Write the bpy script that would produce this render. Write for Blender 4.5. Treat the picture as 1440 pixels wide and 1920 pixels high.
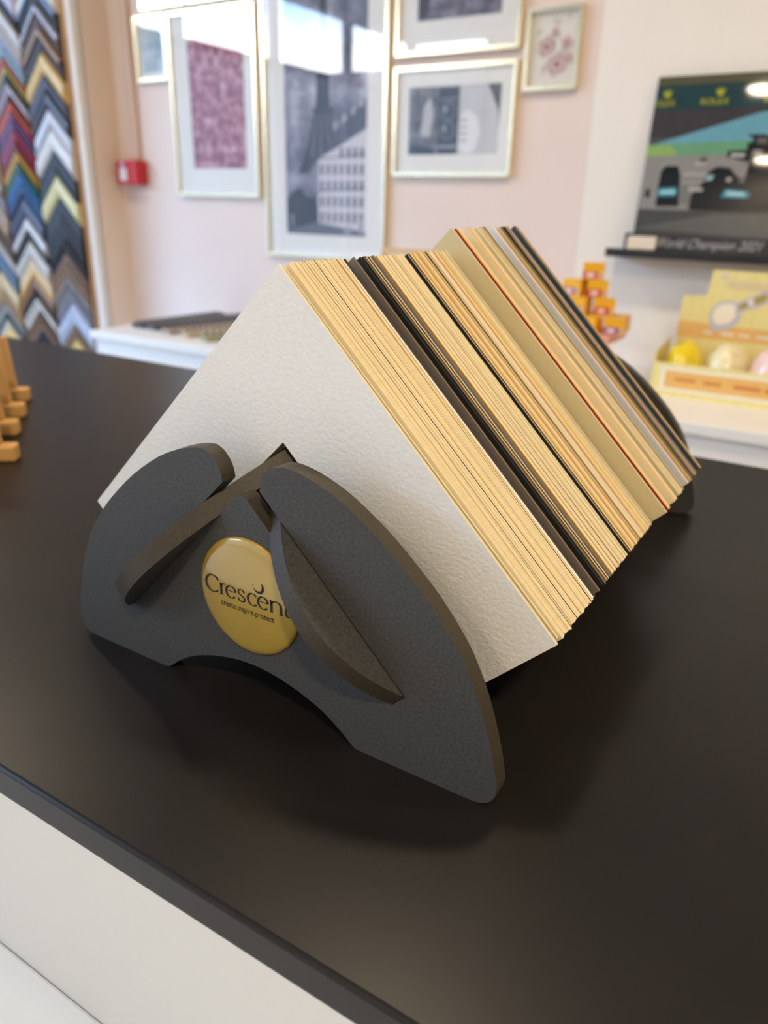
import bpy, bmesh, math, random
from mathutils import Matrix, Vector
from mathutils.geometry import tessellate_polygon

random.seed(7)
for o in list(bpy.data.objects):
    bpy.data.objects.remove(o, do_unlink=True)
SC = bpy.context.scene
COL = SC.collection

# ------------------------------------------------------------------ camera
FLOOR, CAMZ, TABLE = 0.0, 1.20, 0.95
cd = bpy.data.cameras.new('camera')
cam = bpy.data.objects.new('camera', cd); COL.objects.link(cam)
cd.sensor_fit = 'VERTICAL'; cd.sensor_height = 36.0
cd.lens = 1426.866 / 1920 * 36.0
cd.clip_start = 0.01; cd.clip_end = 60
right = Vector((0.84915036, 0.52760321, 0.02405221))
down = Vector((0.21699479, -0.30699854, -0.92664187))
fwd = Vector((-0.48151523, 0.79207749, -0.37517507))
cam.matrix_world = Matrix(((right.x, -down.x, -fwd.x, 0), (right.y, -down.y, -fwd.y, 0),
                           (right.z, -down.z, -fwd.z, CAMZ), (0, 0, 0, 1)))
cd.dof.use_dof = True
cd.dof.focus_distance = 0.36
cd.dof.aperture_fstop = 26.754 / 3.6
SC.camera = cam

# ------------------------------------------------------------------ world, exposure
w = bpy.data.worlds.new('sky'); SC.world = w; w.use_nodes = True
nt = w.node_tree; nt.nodes.clear()
out = nt.nodes.new('ShaderNodeOutputWorld'); bg = nt.nodes.new('ShaderNodeBackground')
tc = nt.nodes.new('ShaderNodeTexCoord'); sp = nt.nodes.new('ShaderNodeSeparateXYZ')
rp = nt.nodes.new('ShaderNodeValToRGB')
rp.color_ramp.elements[0].position = 0.10; rp.color_ramp.elements[0].color = (1.0, 0.98, 0.95, 1)
rp.color_ramp.elements[1].position = 0.70; rp.color_ramp.elements[1].color = (0.38, 0.60, 1.0, 1)
e_ = rp.color_ramp.elements.new(0.16); e_.color = (1.0, 0.99, 0.97, 1)
e_ = rp.color_ramp.elements.new(0.195); e_.color = (0.42, 0.66, 1.0, 1)
nt.links.new(tc.outputs['Generated'], sp.inputs[0]); nt.links.new(sp.outputs['Z'], rp.inputs[0])
nt.links.new(rp.outputs[0], bg.inputs[0]); bg.inputs[1].default_value = 14.5
nt.links.new(bg.outputs[0], out.inputs[0])

vs = SC.view_settings
vs.view_transform = 'Standard'; vs.look = 'None'; vs.gamma = 1.0
vs.use_curve_mapping = False; vs.exposure = 0.38

# warm ceiling lamps: (x, y, watts)
CEIL = 2.75
LAMPS = [(-0.58, 0.92, 12.5), (-2.3, 1.05, 9), (0.95, 1.05, 10), (-0.88, -1.30, 7), (-0.98, -2.85, 6), (0.85, -0.9, 31), (0.95, 0.2, 5)]


def area(name, loc, rot, sx, sy, power, color, shape='RECTANGLE', portal=False, spread=math.pi):
    l = bpy.data.lights.new(name, 'AREA'); l.shape = shape; l.size = sx; l.size_y = sy
    l.energy = power; l.color = color; l.spread = spread
    if portal: l.cycles.is_portal = True
    o = bpy.data.objects.new(name, l); COL.objects.link(o); o.location = loc; o.rotation_euler = rot
    return o


# daylight enters through the shop windows behind the camera: portal guides the sky light
area('window_portal', (-4.05, -3.12, 1.72), (math.radians(90), 0, 0), 0.9, 2.0, 1, (1, 1, 1), portal=True)
area('window_portal', (-4.47, -1.0, 1.72), (math.radians(90), 0, math.radians(-90)), 4.3, 2.0, 1, (1, 1, 1), portal=True)

# ------------------------------------------------------------------ materials
_m = {}


def mat(name, col, rough=0.5, metal=0.0, var=0.0, vscale=40.0, bump=0.0, bscale=200.0, spec=0.5, coat=0.0,
        stretch=None, bdist=0.001):
    if name in _m: return _m[name]
    m = bpy.data.materials.new(name); m.use_nodes = True
    n = m.node_tree.nodes; L = m.node_tree.links; b = n['Principled BSDF']
    b.inputs['Base Color'].default_value = (*col, 1); b.inputs['Roughness'].default_value = rough
    b.inputs['Metallic'].default_value = metal; b.inputs['Specular IOR Level'].default_value = spec
    b.inputs['Coat Weight'].default_value = coat; b.inputs['Coat Roughness'].default_value = 0.05
    if var or bump:
        t = n.new('ShaderNodeTexCoord'); mp = n.new('ShaderNodeMapping')
        L.new(t.outputs['Object'], mp.inputs[0])
        if stretch: mp.inputs['Scale'].default_value = stretch
    if var:
        x = n.new('ShaderNodeTexNoise'); x.inputs['Scale'].default_value = vscale; x.inputs['Detail'].default_value = 5
        L.new(mp.outputs[0], x.inputs['Vector'])
        r = n.new('ShaderNodeValToRGB'); r.color_ramp.elements[0].position = 0.3; r.color_ramp.elements[1].position = 0.7
        r.color_ramp.elements[0].color = (*[c * (1 - var) for c in col], 1)
        r.color_ramp.elements[1].color = (*[min(1, c * (1 + var)) for c in col], 1)
        L.new(x.outputs['Fac'], r.inputs[0]); L.new(r.outputs[0], b.inputs['Base Color'])
    if bump:
        y = n.new('ShaderNodeTexNoise'); y.inputs['Scale'].default_value = bscale; y.inputs['Detail'].default_value = 3
        L.new(mp.outputs[0], y.inputs['Vector'])
        bp = n.new('ShaderNodeBump'); bp.inputs['Strength'].default_value = bump; bp.inputs['Distance'].default_value = bdist
        L.new(y.outputs['Fac'], bp.inputs['Height']); L.new(bp.outputs[0], b.inputs['Normal'])
    _m[name] = m
    return m


def sr(r, g, b):
    f = lambda v: ((v / 255 + 0.055) / 1.055) ** 2.4 if v > 10 else v / 255 / 12.92
    return (f(r), f(g), f(b))


def flat(rgb, rough=0.5):
    return mat('print_%d_%d_%d' % rgb, sr(*rgb), rough)


def glass_mat():
    if 'glass' in _m: return _m['glass']
    m = bpy.data.materials.new('picture_glass'); m.use_nodes = True
    n = m.node_tree.nodes; L = m.node_tree.links; n.clear()
    o = n.new('ShaderNodeOutputMaterial'); mx = n.new('ShaderNodeMixShader'); lw = n.new('ShaderNodeLayerWeight'); lw.inputs['Blend'].default_value = 0.5
    pw = n.new('ShaderNodeMath'); pw.operation = 'POWER'; pw.inputs[1].default_value = 5.0
    fr = n.new('ShaderNodeMath'); fr.operation = 'MULTIPLY_ADD'; fr.inputs[1].default_value = 0.957; fr.inputs[2].default_value = 0.043
    L.new(lw.outputs['Facing'], pw.inputs[0]); L.new(pw.outputs[0], fr.inputs[0])
    t = n.new('ShaderNodeBsdfTransparent'); g = n.new('ShaderNodeBsdfGlossy'); g.inputs['Roughness'].default_value = 0.0
    L.new(fr.outputs[0], mx.inputs[0]); L.new(t.outputs[0], mx.inputs[1]); L.new(g.outputs[0], mx.inputs[2])
    L.new(mx.outputs[0], o.inputs[0])
    _m['glass'] = m
    return m


M_MDF = mat('black_mdf', (0.054, 0.054, 0.051), 0.6, var=0.30, vscale=700, bump=0.15, bscale=1500, bdist=0.0003, spec=0.35)
M_EDGE = mat('black_mdf_cut_edge', (0.048, 0.039, 0.025), 0.5, var=0.2, vscale=700, bump=0.2, bscale=1200, bdist=0.0003, spec=0.3)
M_TABLE = mat('black_laminate', (0.0115, 0.0098, 0.0088), 0.33, var=0.12, vscale=14, bump=0.10, bscale=900, bdist=0.0004, spec=0.24)
M_WHITE = mat('white_panel', (0.64, 0.63, 0.59), 0.45, var=0.02, vscale=3)
M_DESK = mat('white_desk', (0.68, 0.71, 0.74), 0.4, var=0.02, vscale=3)
M_BACKTOP = mat('white_counter', (0.84, 0.81, 0.76), 0.35, var=0.02, vscale=3)
M_PINK = mat('pink_wall_paint', (0.79, 0.66, 0.595), 0.8, var=0.015, vscale=6)
M_CREAM = mat('cream_wall_paint', (0.84, 0.79, 0.72), 0.8, var=0.015, vscale=6)
M_BEIGE = mat('beige_wall_paint', (0.80, 0.63, 0.49), 0.8, var=0.02, vscale=6)
M_CEIL = mat('ceiling_paint', (0.36, 0.35, 0.34), 0.85, var=0.01, vscale=5)
M_FLOOR = mat('wood_floor', (0.34, 0.27, 0.21), 0.5, var=0.15, vscale=6, stretch=(1, 8, 1))
M_PIPE = mat('trunking_paint', (0.66, 0.47, 0.36), 0.6, var=0.02, vscale=9)
M_GOLD = mat('gold_metal_frame', (0.88, 0.76, 0.50), 0.22, metal=1.0, var=0.04, vscale=30)
M_PASS = mat('mount_board', (0.80, 0.78, 0.73), 0.8, var=0.015, vscale=60)
M_WOOD = mat('beech_wood', (0.62, 0.34, 0.10), 0.45, var=0.12, vscale=30, stretch=(1, 8, 1))
M_WOOD2 = mat('pale_oak', (0.66, 0.42, 0.18), 0.5, var=0.12, vscale=30, stretch=(1, 1, 8))
M_PEG = mat('display_board_wood', (0.52, 0.29, 0.13), 0.6, var=0.15, vscale=20, stretch=(8, 1, 1))
M_BLACK = mat('black_paint', (0.012, 0.012, 0.013), 0.45, var=0.1, vscale=30)
M_INK = mat('black_ink', (0.008, 0.007, 0.006), 0.4)
M_RED = mat('red_plastic', (0.55, 0.015, 0.02), 0.35, var=0.03, vscale=20)
M_DARKROOM = mat('grey_frame_paint', (0.35, 0.35, 0.36), 0.5)


# ------------------------------------------------------------------ mesh helpers
def link(name, me, parent=None, mats=None, loc=None):
    o = bpy.data.objects.new(name, me); COL.objects.link(o)
    for m in (mats or []): me.materials.append(m)
    if parent: o.parent = parent
    if loc: o.location = loc
    return o


def empty(name, loc=(0, 0, 0), rz=0.0):
    o = bpy.data.objects.new(name, None); COL.objects.link(o); o.location = loc; o.rotation_euler = (0, 0, rz)
    o.empty_display_size = 0.02
    return o


def tag(o, label=None, cat=None, group=None, kind=None):
    if label: o['label'] = label
    if cat: o['category'] = cat
    if group: o['group'] = group
    if kind: o['kind'] = kind
    return o


def box_into(bm, lo, hi, mi=0):
    x0, y0, z0 = lo; x1, y1, z1 = hi
    v = [bm.verts.new(p) for p in ((x0, y0, z0), (x1, y0, z0), (x1, y1, z0), (x0, y1, z0), (x0, y0, z1), (x1, y0, z1), (x1, y1, z1), (x0, y1, z1))]
    for q in ((0, 3, 2, 1), (4, 5, 6, 7), (0, 1, 5, 4), (1, 2, 6, 5), (2, 3, 7, 6), (3, 0, 4, 7)):
        f = bm.faces.new([v[i] for i in q]); f.material_index = mi


def to_mesh(bm, name, smooth=False):
    bmesh.ops.recalc_face_normals(bm, faces=bm.faces)
    me = bpy.data.meshes.new(name); bm.to_mesh(me); bm.free()
    if smooth:
        for p in me.polygons: p.use_smooth = True
    return me


def box(name, lo, hi, m, parent=None, bevel=0.0, seg=2):
    bm = bmesh.new(); box_into(bm, lo, hi)
    if bevel:
        bmesh.ops.bevel(bm, geom=list(bm.edges), offset=bevel, segments=seg, affect='EDGES', profile=0.5)
    return link(name, to_mesh(bm, name), parent, [m])


def prism(bm, pts, y0, y1, mi=0, mi_side=None):
    """closed outline pts (x,z) extruded from y0 (front, facing -Y) to y1"""
    a = [bm.verts.new((x, y0, z)) for x, z in pts]; b = [bm.verts.new((x, y1, z)) for x, z in pts]
    f = bm.faces.new(a); f.material_index = mi
    f = bm.faces.new(b[::-1]); f.material_index = mi
    n = len(pts)
    for i in range(n):
        f = bm.faces.new((a[i], b[i], b[(i + 1) % n], a[(i + 1) % n])); f.material_index = mi if mi_side is None else mi_side


def struct(name, lo, hi, m):
    return tag(box(name, lo, hi, m), kind='structure')


def smoothpath(P, n=6, closed=False):
    out = []
    N = len(P)
    rng = range(N if closed else N - 1)
    for i in rng:
        g = lambda k: P[k % N] if closed else P[max(0, min(N - 1, k))]
        p0, p1, p2, p3 = g(i - 1), g(i), g(i + 1), g(i + 2)
        for k in range(n):
            t = k / n
            out.append(tuple(0.5 * (2 * p1[j] + (p2[j] - p0[j]) * t + (2 * p0[j] - 5 * p1[j] + 4 * p2[j] - p3[j]) * t * t
                                    + (3 * p1[j] - p0[j] - 3 * p2[j] + p3[j]) * t ** 3) for j in range(2)))
    if not closed: out.append(P[-1])
    return out


def ribbon(bm, P, w, mi=0, thin=None, y=0.0):
    """pen stroke in the xz plane; thin given -> broad pen that is thick on verticals"""
    n = len(P); L = []; R = []
    for i in range(n):
        a = P[max(0, i - 1)]; b = P[min(n - 1, i + 1)]
        dx, dz = b[0] - a[0], b[1] - a[1]; d = math.hypot(dx, dz) or 1
        ww = w if thin is None else thin + (w - thin) * abs(dz / d) ** 1.2
        nx, nz = -dz / d * ww / 2, dx / d * ww / 2
        L.append(bm.verts.new((P[i][0] + nx, y, P[i][1] + nz))); R.append(bm.verts.new((P[i][0] - nx, y, P[i][1] - nz)))
    for i in range(n - 1):
        f = bm.faces.new((L[i], L[i + 1], R[i + 1], R[i])); f.material_index = mi


def arc(cx, cz, rx, rz, a0, a1, n=18):
    return [(cx + rx * math.cos(math.radians(a0 + (a1 - a0) * i / n)), cz + rz * math.sin(math.radians(a0 + (a1 - a0) * i / n))) for i in range(n + 1)]


def text_mesh(s, size, shear=0.0, extrude=0.0, spacing=1.0, offset=0.0):
    cu = bpy.data.curves.new('lettering', 'FONT'); cu.body = s; cu.size = size; cu.shear = shear; cu.extrude = extrude
    cu.space_character = spacing; cu.offset = offset; cu.resolution_u = 4
    o = bpy.data.objects.new('lettering', cu); COL.objects.link(o)
    dg = bpy.context.evaluated_depsgraph_get()
    me = bpy.data.meshes.new_from_object(o.evaluated_get(dg))
    bpy.data.objects.remove(o, do_unlink=True)
    for v in me.vertices:
        v.co = (v.co.x, -v.co.z, v.co.y)
    me.materials.clear()
    return me


class Art:
    """flat printed picture: coloured shapes on one sheet, facing -Y, origin at lower left"""
    def __init__(s): s.bm = bmesh.new(); s.mats = []; s.k = 0

    def mi(s, rgb):
        m = rgb if not isinstance(rgb, tuple) else flat(rgb)
        if m not in s.mats: s.mats.append(m)
        return s.mats.index(m)

    def y(s):
        s.k += 1; return -0.00012 * s.k

    def poly(s, pts, rgb):
        y = s.y(); f = s.bm.faces.new([s.bm.verts.new((x, y, z)) for x, z in pts]); f.material_index = s.mi(rgb)
        f.normal_update()
        if f.normal.y > 0: f.normal_flip()

    def polys(s, lst, rgb):
        y = s.y(); mi = s.mi(rgb)
        for pts in lst:
            f = s.bm.faces.new([s.bm.verts.new((x, y, z)) for x, z in pts]); f.material_index = mi
            f.normal_update()
            if f.normal.y > 0: f.normal_flip()

    def rect(s, x0, z0, x1, z1, rgb): s.poly([(x0, z0), (x1, z0), (x1, z1), (x0, z1)], rgb)

    def line(s, P, w, rgb): ribbon(s.bm, P, w, s.mi(rgb), y=s.y())

    def text(s, t, x, z, size, rgb, shear=0.0, sx=1.0):
        me = text_mesh(t, size, shear); y = s.y(); mi = s.mi(rgb)
        vs_ = [s.bm.verts.new((x + v.co.x * sx, y, z + v.co.z)) for v in me.vertices]
        for p in me.polygons:
            try:
                f = s.bm.faces.new([vs_[i] for i in p.vertices]); f.material_index = mi
            except ValueError: pass
        bpy.data.meshes.remove(me)

    def done(s, name, parent, loc):
        me = bpy.data.meshes.new(name); s.bm.to_mesh(me); s.bm.free()
        return link(name, me, parent, s.mats, loc)


# ------------------------------------------------------------------ the room
WALLY = 2.30
struct('floor', (-4.6, -3.4, -0.1), (2.6, 2.5, FLOOR), M_FLOOR)
struct('ceiling', (-4.6, -3.4, CEIL + 0.02), (2.6, 2.5, CEIL + 0.12), M_CEIL)
struct('wall_back', (-2.675, WALLY, FLOOR), (2.6, WALLY + 0.12, CEIL + 0.02), M_PINK)
struct('wall_back_right', (-0.755, WALLY - 0.012, FLOOR), (2.6, WALLY, CEIL + 0.02), M_CREAM)  # cream section at the right, standing slightly proud of the pink wall
struct('wall_display', (-4.6, 2.16, FLOOR), (-2.675, WALLY + 0.12, CEIL + 0.02), M_BEIGE)
struct('wall_right', (2.5, -3.4, FLOOR), (2.6, 2.3, CEIL + 0.02), M_CREAM)
# glazed left side and shop front behind the camera
struct('wall_left_sill', (-4.6, -3.15, FLOOR), (-4.5, 2.16, 0.70), M_CREAM)
struct('wall_left_lintel', (-4.6, -3.15, 2.72), (-4.5, 2.16, CEIL + 0.02), M_CREAM)
struct('wall_left_pier', (-4.6, 1.15, 0.70), (-4.5, 2.16, 2.72), M_CREAM)
struct('wall_front_sill', (-4.6, -3.3, FLOOR), (-3.6, -3.15, 0.70), M_CREAM)
struct('wall_front_lintel', (-4.6, -3.3, 2.72), (-3.6, -3.15, CEIL + 0.02), M_CREAM)
struct('wall_front', (-3.6, -3.3, FLOOR), (2.5, -3.15, CEIL + 0.02), M_CREAM)
for i, x in enumerate((-4.6, -3.69)):
    struct('window_%d' % (i + 1), (x, -3.27, 0.70), (x + 0.09, -3.18, 2.72), M_DARKROOM)
struct('window_5', (-4.5, -3.26, 2.02), (-3.6, -3.19, 2.08), M_DARKROOM)
for i, y in enumerate((-2.1, -1.05, 0.02, 1.07)):
    struct('window_%d' % (i + 6), (-4.58, y, 0.70), (-4.52, y + 0.08, 2.72), M_DARKROOM)
struct('window_10', (-4.575, -3.15, 2.20), (-4.525, 1.15, 2.26), M_DARKROOM)
struct('trim_1', (-2.705, 2.135, FLOOR), (-2.675, 2.165, CEIL), M_CREAM)
# pavement; dark unseen building across the street, added to darken low window reflections
struct('ground', (-40, -40, -0.25), (30, 40, -0.12), mat('pavement', (0.42, 0.42, 0.42), 0.8, var=0.1, vscale=2))
M_ST = mat('street_render', (0.13, 0.12, 0.12), 0.8, var=0.1, vscale=1)
struct('wall_street_unseen', (-30, -16, -0.12), (30, -15, 4.5), M_ST)
struct('wall_street_side_unseen', (-16, -15, -0.12), (-15, 30, 4.5), M_ST)

# conduit and fire call point on the back wall
cp = box('cable_trunking', (-2.590, WALLY - 0.022, 1.335), (-2.552, WALLY, CEIL), M_PIPE, bevel=0.003)
tag(cp, 'thin beige cable trunking running down the pink wall to the red box', 'trunking')
fc = empty('fire_call_point', (-2.585, WALLY - 0.06, 1.29))
tag(fc, 'small red fire alarm call point box on the pink wall', 'fire alarm')
box('housing', (-0.058, 0.0, -0.043), (0.058, 0.06, 0.043), M_RED, fc, 0.006)
box('press_panel', (-0.036, -0.003, -0.030), (0.004, 0.0, 0.016), mat('call_point_panel', (0.75, 0.72, 0.74), 0.4), fc, 0.001)
box('indicator', (-0.026, -0.004, 0.022), (-0.008, 0.0, 0.036), mat('call_point_indicator', (0.55, 0.60, 0.95), 0.3), fc, 0.001)

# ceiling lamps
for i, (x, y, wt) in enumerate(LAMPS):
    lp = empty('ceiling_lamp', (x, y, CEIL))
    tag(lp, 'round warm ceiling downlight ' + ['over the far side of the sample stand', 'over the moulding display corner', 'over the yellow carton', 'behind the camera, nearer the counter',
        'behind the camera, by the front wall', 'over the near right end of the counter', 'over the right end of the black counter'][i], 'lamp', 'ceiling downlights')
    bm = bmesh.new()
    bmesh.ops.create_cone(bm, cap_ends=False, segments=24, radius1=0.085, radius2=0.085, depth=0.03)
    bmesh.ops.create_cone(bm, cap_ends=False, segments=24, radius1=0.070, radius2=0.070, depth=0.03)
    link('rim', to_mesh(bm, 'rim'), lp, [M_WHITE])
    area('bulb', (x, y, CEIL - 0.012), (0, 0, 0), 0.17, 0.17, wt, (1.0, 0.82, 0.58), 'DISK')

# ------------------------------------------------------------------ black counter and white desk
ct = empty('shop_counter', (-0.4, 0.51, FLOOR))
tag(ct, 'long counter with black laminate top and white front panel under the sample stand', 'counter')


def wpart(name, lo, hi, m, parent, bevel=0.0, seg=2):
    o = box(name, lo, hi, m, None, bevel, seg); o.parent = parent; o.matrix_parent_inverse = Matrix.Translation(-Vector(parent.location)); return o


wpart('worktop', (-2.0, 0.151, TABLE - 0.0185), (1.5, 0.868, TABLE), M_TABLE, ct, 0.0022, 3)
wpart('front_panel', (-1.98, 0.157, 0.10), (1.48, 0.175, TABLE - 0.0187), M_WHITE, ct)
wpart('back_panel', (-1.98, 0.835, 0.02), (1.48, 0.853, TABLE - 0.0187), M_WHITE, ct)
wpart('side_panel', (-1.98, 0.1755, 0.02), (-1.962, 0.8345, TABLE - 0.0187), M_WHITE, ct)
wpart('side_panel', (1.462, 0.1755, 0.02), (1.48, 0.8345, TABLE - 0.0187), M_WHITE, ct)
wpart('plinth', (-1.9, 0.20, FLOOR), (1.4, 0.80, 0.019), M_BLACK, ct)

dk = empty('white_desk', (-0.6, -0.05, FLOOR))
tag(dk, 'low white desk top against the front of the black counter', 'desk')
wpart('desk_top', (-1.6, -0.30, 0.770), (0.30, 0.1569, 0.796), M_DESK, dk, 0.002)
for lx in (-1.55, 0.25):
    for ly in (-0.26, 0.11):
        wpart('leg', (lx - 0.02, ly - 0.02, FLOOR), (lx + 0.02, ly + 0.02, 0.7695), M_DESK, dk)

# ------------------------------------------------------------------ white back counter
BC = 0.775
bc = empty('back_counter', (-1.0, 2.0, FLOOR))
tag(bc, 'white counter along the back wall below the framed pictures', 'counter')
wpart('worktop', (-2.245, 1.722, BC - 0.026), (1.6, WALLY - 0.014, BC), M_BACKTOP, bc, 0.002)
for i in range(6):
    x0 = -2.235 + i * 0.637
    wpart('door', (x0 + 0.002, 1.735, 0.10), (x0 + 0.635, 1.753, BC - 0.028), M_BACKTOP, bc, 0.0015)
wpart('carcass', (-2.235, 1.7535, 0.02), (1.58, WALLY - 0.02, BC - 0.0262), M_BACKTOP, bc)

# ------------------------------------------------------------------ the sample stand
STX, STY = -0.2325, 0.2544
mm = 0.001
st = empty('sample_stand', (STX, STY, TABLE))
tag(st, 'dark grey slotted board stand holding the row of mat corner samples', 'display stand')
X0 = -2.2; KO = 135.3; KI = 121.0
outer = smoothpath([(66, 0), (129, 0)], 1)[:-1] + smoothpath([(129, 0), (134.2, 1.4), (138.2, 5.2), (139.6, 10.5), (139.0, 16), (136.0, 29), (128.6, 51.5),
                    (119.3, 70.5), (109.5, 84), (97, 97.6), (77, 115.0), (56.5, 128.6), (41, 135.3), (30, 138.1), (22.3, 138.2), (15.2, 135.6), (10.8, 130.8), (9.4, KO + X0 - 9.4)], 3)
right_half = smoothpath([(0, 25.2), (10, 24.6), (21, 22.6), (33, 19.2), (45, 14.2), (56, 7.0), (63, 1.2), (66, 0)], 3)[:-1] + outer
tb = 94.0
right_half += [(X0 + tb, KO - tb), (X0 + tb - 7.1, KO - tb - 7.1)]
ctr = smoothpath([(X0 + 14.6, KI - 14.6), (X0 + 9.5, KI - 9.5), (X0 + 5.2, KI - 5.0), (X0 + 2.6, KI - 2.6), (X0, KI - 1.8)], 3)
right_half += ctr
left_half = [(-x, z) for x, z in smoothpath([(0, 25.2), (10, 24.6), (21, 22.6), (33, 19.2), (45, 14.2), (56, 7.0), (63, 1.2), (66, 0)], 3)[:-1] + outer if not (z > 120 and x < 24)]
left_half += smoothpath([(-24.7, 138.4), (-20.4, 136.2), (-16.6, 132.0), (-14.6, 127.6), (X0 - 11.8, KO - 11.8)], 3)
left_half += [(X0 - tb, KO - tb), (X0 - tb + 7.1, KO - tb - 7.1)]
left_half += [(2 * X0 - x, z) for x, z in ctr[:-1]]
outline = right_half + left_half[::-1][:-1]
T_PLATE = 9.4


def tess(bm):
    for f in [f for f in bm.faces if len(f.verts) > 4]:
        vs_ = list(f.verts); mi = f.material_index
        tri = tessellate_polygon([[v.co.copy() for v in vs_]])
        bm.faces.remove(f)
        for t in tri:
            g = bm.faces.new([vs_[i] for i in t]); g.material_index = mi


def end_plate():
    bm = bmesh.new()
    prism(bm, [(x * mm, z * mm) for x, z in outline], 0, T_PLATE * mm, 0, 1)
    tess(bm)
    return to_mesh(bm, 'end_plate')


pl = end_plate()
for m in (M_MDF, M_EDGE): pl.materials.append(m)
link('end_plate', pl, st)
o = link('end_plate', pl, st); o.location = (0, 0.423, 0)


def rail(sign, t0, yc, th=9.7):
    """board in the 45 degree plane; front and back ends bow out past the plates"""
    bm = bmesh.new(); N = 28; tB = 93.2; YB = 432.4
    fr = []; bk = []
    for i in range(N + 1):
        t = tB + (t0 - tB) * i / N
        s = (tB - t) * 1.4142
        k = 0.0085 if s < 50 else 0.0088
        y = yc + k * (s - 50) ** 2
        fr.append((t, y)); bk.append((t, YB - y))
    ring = fr + bk[::-1]
    nrm = th / 1.4142
    oo = [bm.verts.new(((X0 + sign * t) * mm, y * mm, (KO - 1.3 - t) * mm)) for t, y in ring]
    ii = [bm.verts.new(((X0 + sign * (t - nrm)) * mm, y * mm, (KO - 1.3 - t - nrm) * mm)) for t, y in ring]
    bm.faces.new(oo); bm.faces.new(ii[::-1])
    n = len(ring)
    for i in range(n):
        f = bm.faces.new((oo[i], ii[i], ii[(i + 1) % n], oo[(i + 1) % n])); f.material_index = 1
    tess(bm)
    me = to_mesh(bm, 'rail')
    for m in (M_MDF, M_EDGE): me.materials.append(m)
    return link('rail', me, st)


rail(1, 7.2, -20.6)
rail(-1, 0.0, -24.5)

# gold badge: resin dome with printed lettering
M_BADGE = mat('gold_badge_print', (0.43, 0.285, 0.045), 0.28, metal=0.15, var=0.04, vscale=60, coat=1.0)
bm = bmesh.new(); R = 32.0; rings = [(1.0, 0.0), (1.0, 0.55), (0.985, 1.1), (0.95, 1.6), (0.88, 1.95), (0.6, 2.2), (0.3, 2.3)]
prev = None; NB = 64
for rr, d in rings:
    cur = [bm.verts.new((R * rr * math.cos(2 * math.pi * i / NB) * mm, -d * mm, R * rr * math.sin(2 * math.pi * i / NB) * mm)) for i in range(NB)]
    if prev:
        for i in range(NB): bm.faces.new((prev[i], prev[(i + 1) % NB], cur[(i + 1) % NB], cur[i]))
    prev = cur
c0 = bm.verts.new((0, -2.33 * mm, 0))
for i in range(NB): bm.faces.new((prev[i], prev[(i + 1) % NB], c0))
badge = link('badge', to_mesh(bm, 'badge', True), st, [M_BADGE], (0, -0.0002, 0.0654))
badge['label'] = 'round glossy gold badge with black lettering'
bm = bmesh.new(); yb = 0.0; U = 6.7
W1, W0 = 1.55, 0.55
ZB = 61.2 - 65.4
sc = lambda P, cx: [((cx + x) * mm, (ZB + z) * mm) for x, z in P]


def st_(P, cx, w=W1, thin=W0): ribbon(bm, sc(P, cx), w * mm, 0, thin * mm)


st_(arc(0, 4.75, 4.7, 4.75, 38, 318, 30), -24.3, 1.35)
st_([(3.2, 9.4), (3.75, 7.3)], -24.3, 0.7, 0.4)


def stem(cx, h=6.5, top=True):
    st_([(0, 0), (0, h)], cx); st_([(-1.1, 0.15), (1.1, 0.15)], cx, 0.4, 0.35)
    if top: st_([(-1.2, h - 0.35), (0, h)], cx, 0.7, 0.5)


stem(-18.6); st_(smoothpath([(0, 4.6), (1.0, 6.1), (2.2, 6.6), (3.0, 6.1)], 5), -18.6, 1.0, 0.6)
for cx in (-12.0, 9.0):
    st_(arc(0, 3.3, 3.15, 3.35, 8, 322, 26), cx); st_([(-2.9, 3.75), (3.0, 3.75)], cx, 0.45, 0.42)
st_(smoothpath([(1.9, 5.2), (1.2, 6.3), (-0.4, 6.55), (-1.9, 5.7), (-1.5, 4.2), (0.3, 3.2), (1.9, 2.3), (1.9, 0.7), (0.2, 0.0), (-1.4, 0.35), (-2.2, 1.6)], 5), -5.0, 1.15, 0.7)
st_(arc(0, 3.3, 3.2, 3.35, 42, 318, 24), 2.4)
stem(14.3); st_(smoothpath([(0, 4.7), (1.4, 6.2), (3.2, 6.5), (5.2, 5.6), (5.9, 3.6), (5.9, 0)], 6), 14.3, 1.2, 0.5); st_([(-1.1, 0.15), (1.1, 0.15)], 20.2, 0.4, 0.35)
st_(smoothpath([(0, 8.6), (0, 4), (0.05, 1.4), (0.9, 0.2), (2.4, 0.5)], 5), 23.3, 1.2, 0.5); st_([(-1.6, 6.35), (2.4, 6.35)], 23.3, 0.45, 0.42)
link('lettering', to_mesh(bm, 'lettering'), badge, [M_INK], (0.0020, -0.00238, 0.0016))
# crescent mark over the letter c
bm = bmesh.new()
pts = arc(5.9, 12.0, 3.5, 3.3, 60, -190, 24) + arc(5.2, 12.9, 3.15, 2.9, -185, 42, 24)
bm.faces.new([bm.verts.new((x * mm, 0, (ZB + z - 0.9) * mm)) for x, z in pts])
bmesh.ops.triangulate(bm, faces=bm.faces)
link('crescent_mark', to_mesh(bm, 'crescent_mark'), badge, [M_INK], (0.0026, -0.00238, 0.0016))
me = text_mesh('create.inspire.protect', 4.9 * mm, spacing=1.0, offset=0.00004)
xs = [v.co.x for v in me.vertices]; k = 35.0 * mm / (max(xs) - min(xs))
for v in me.vertices: v.co.x = (v.co.x - min(xs)) * k
me.materials.append(M_INK)
link('slogan', me, badge, None, (-0.0172, -0.00238, (55.6 - 64.0) * mm))

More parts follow.
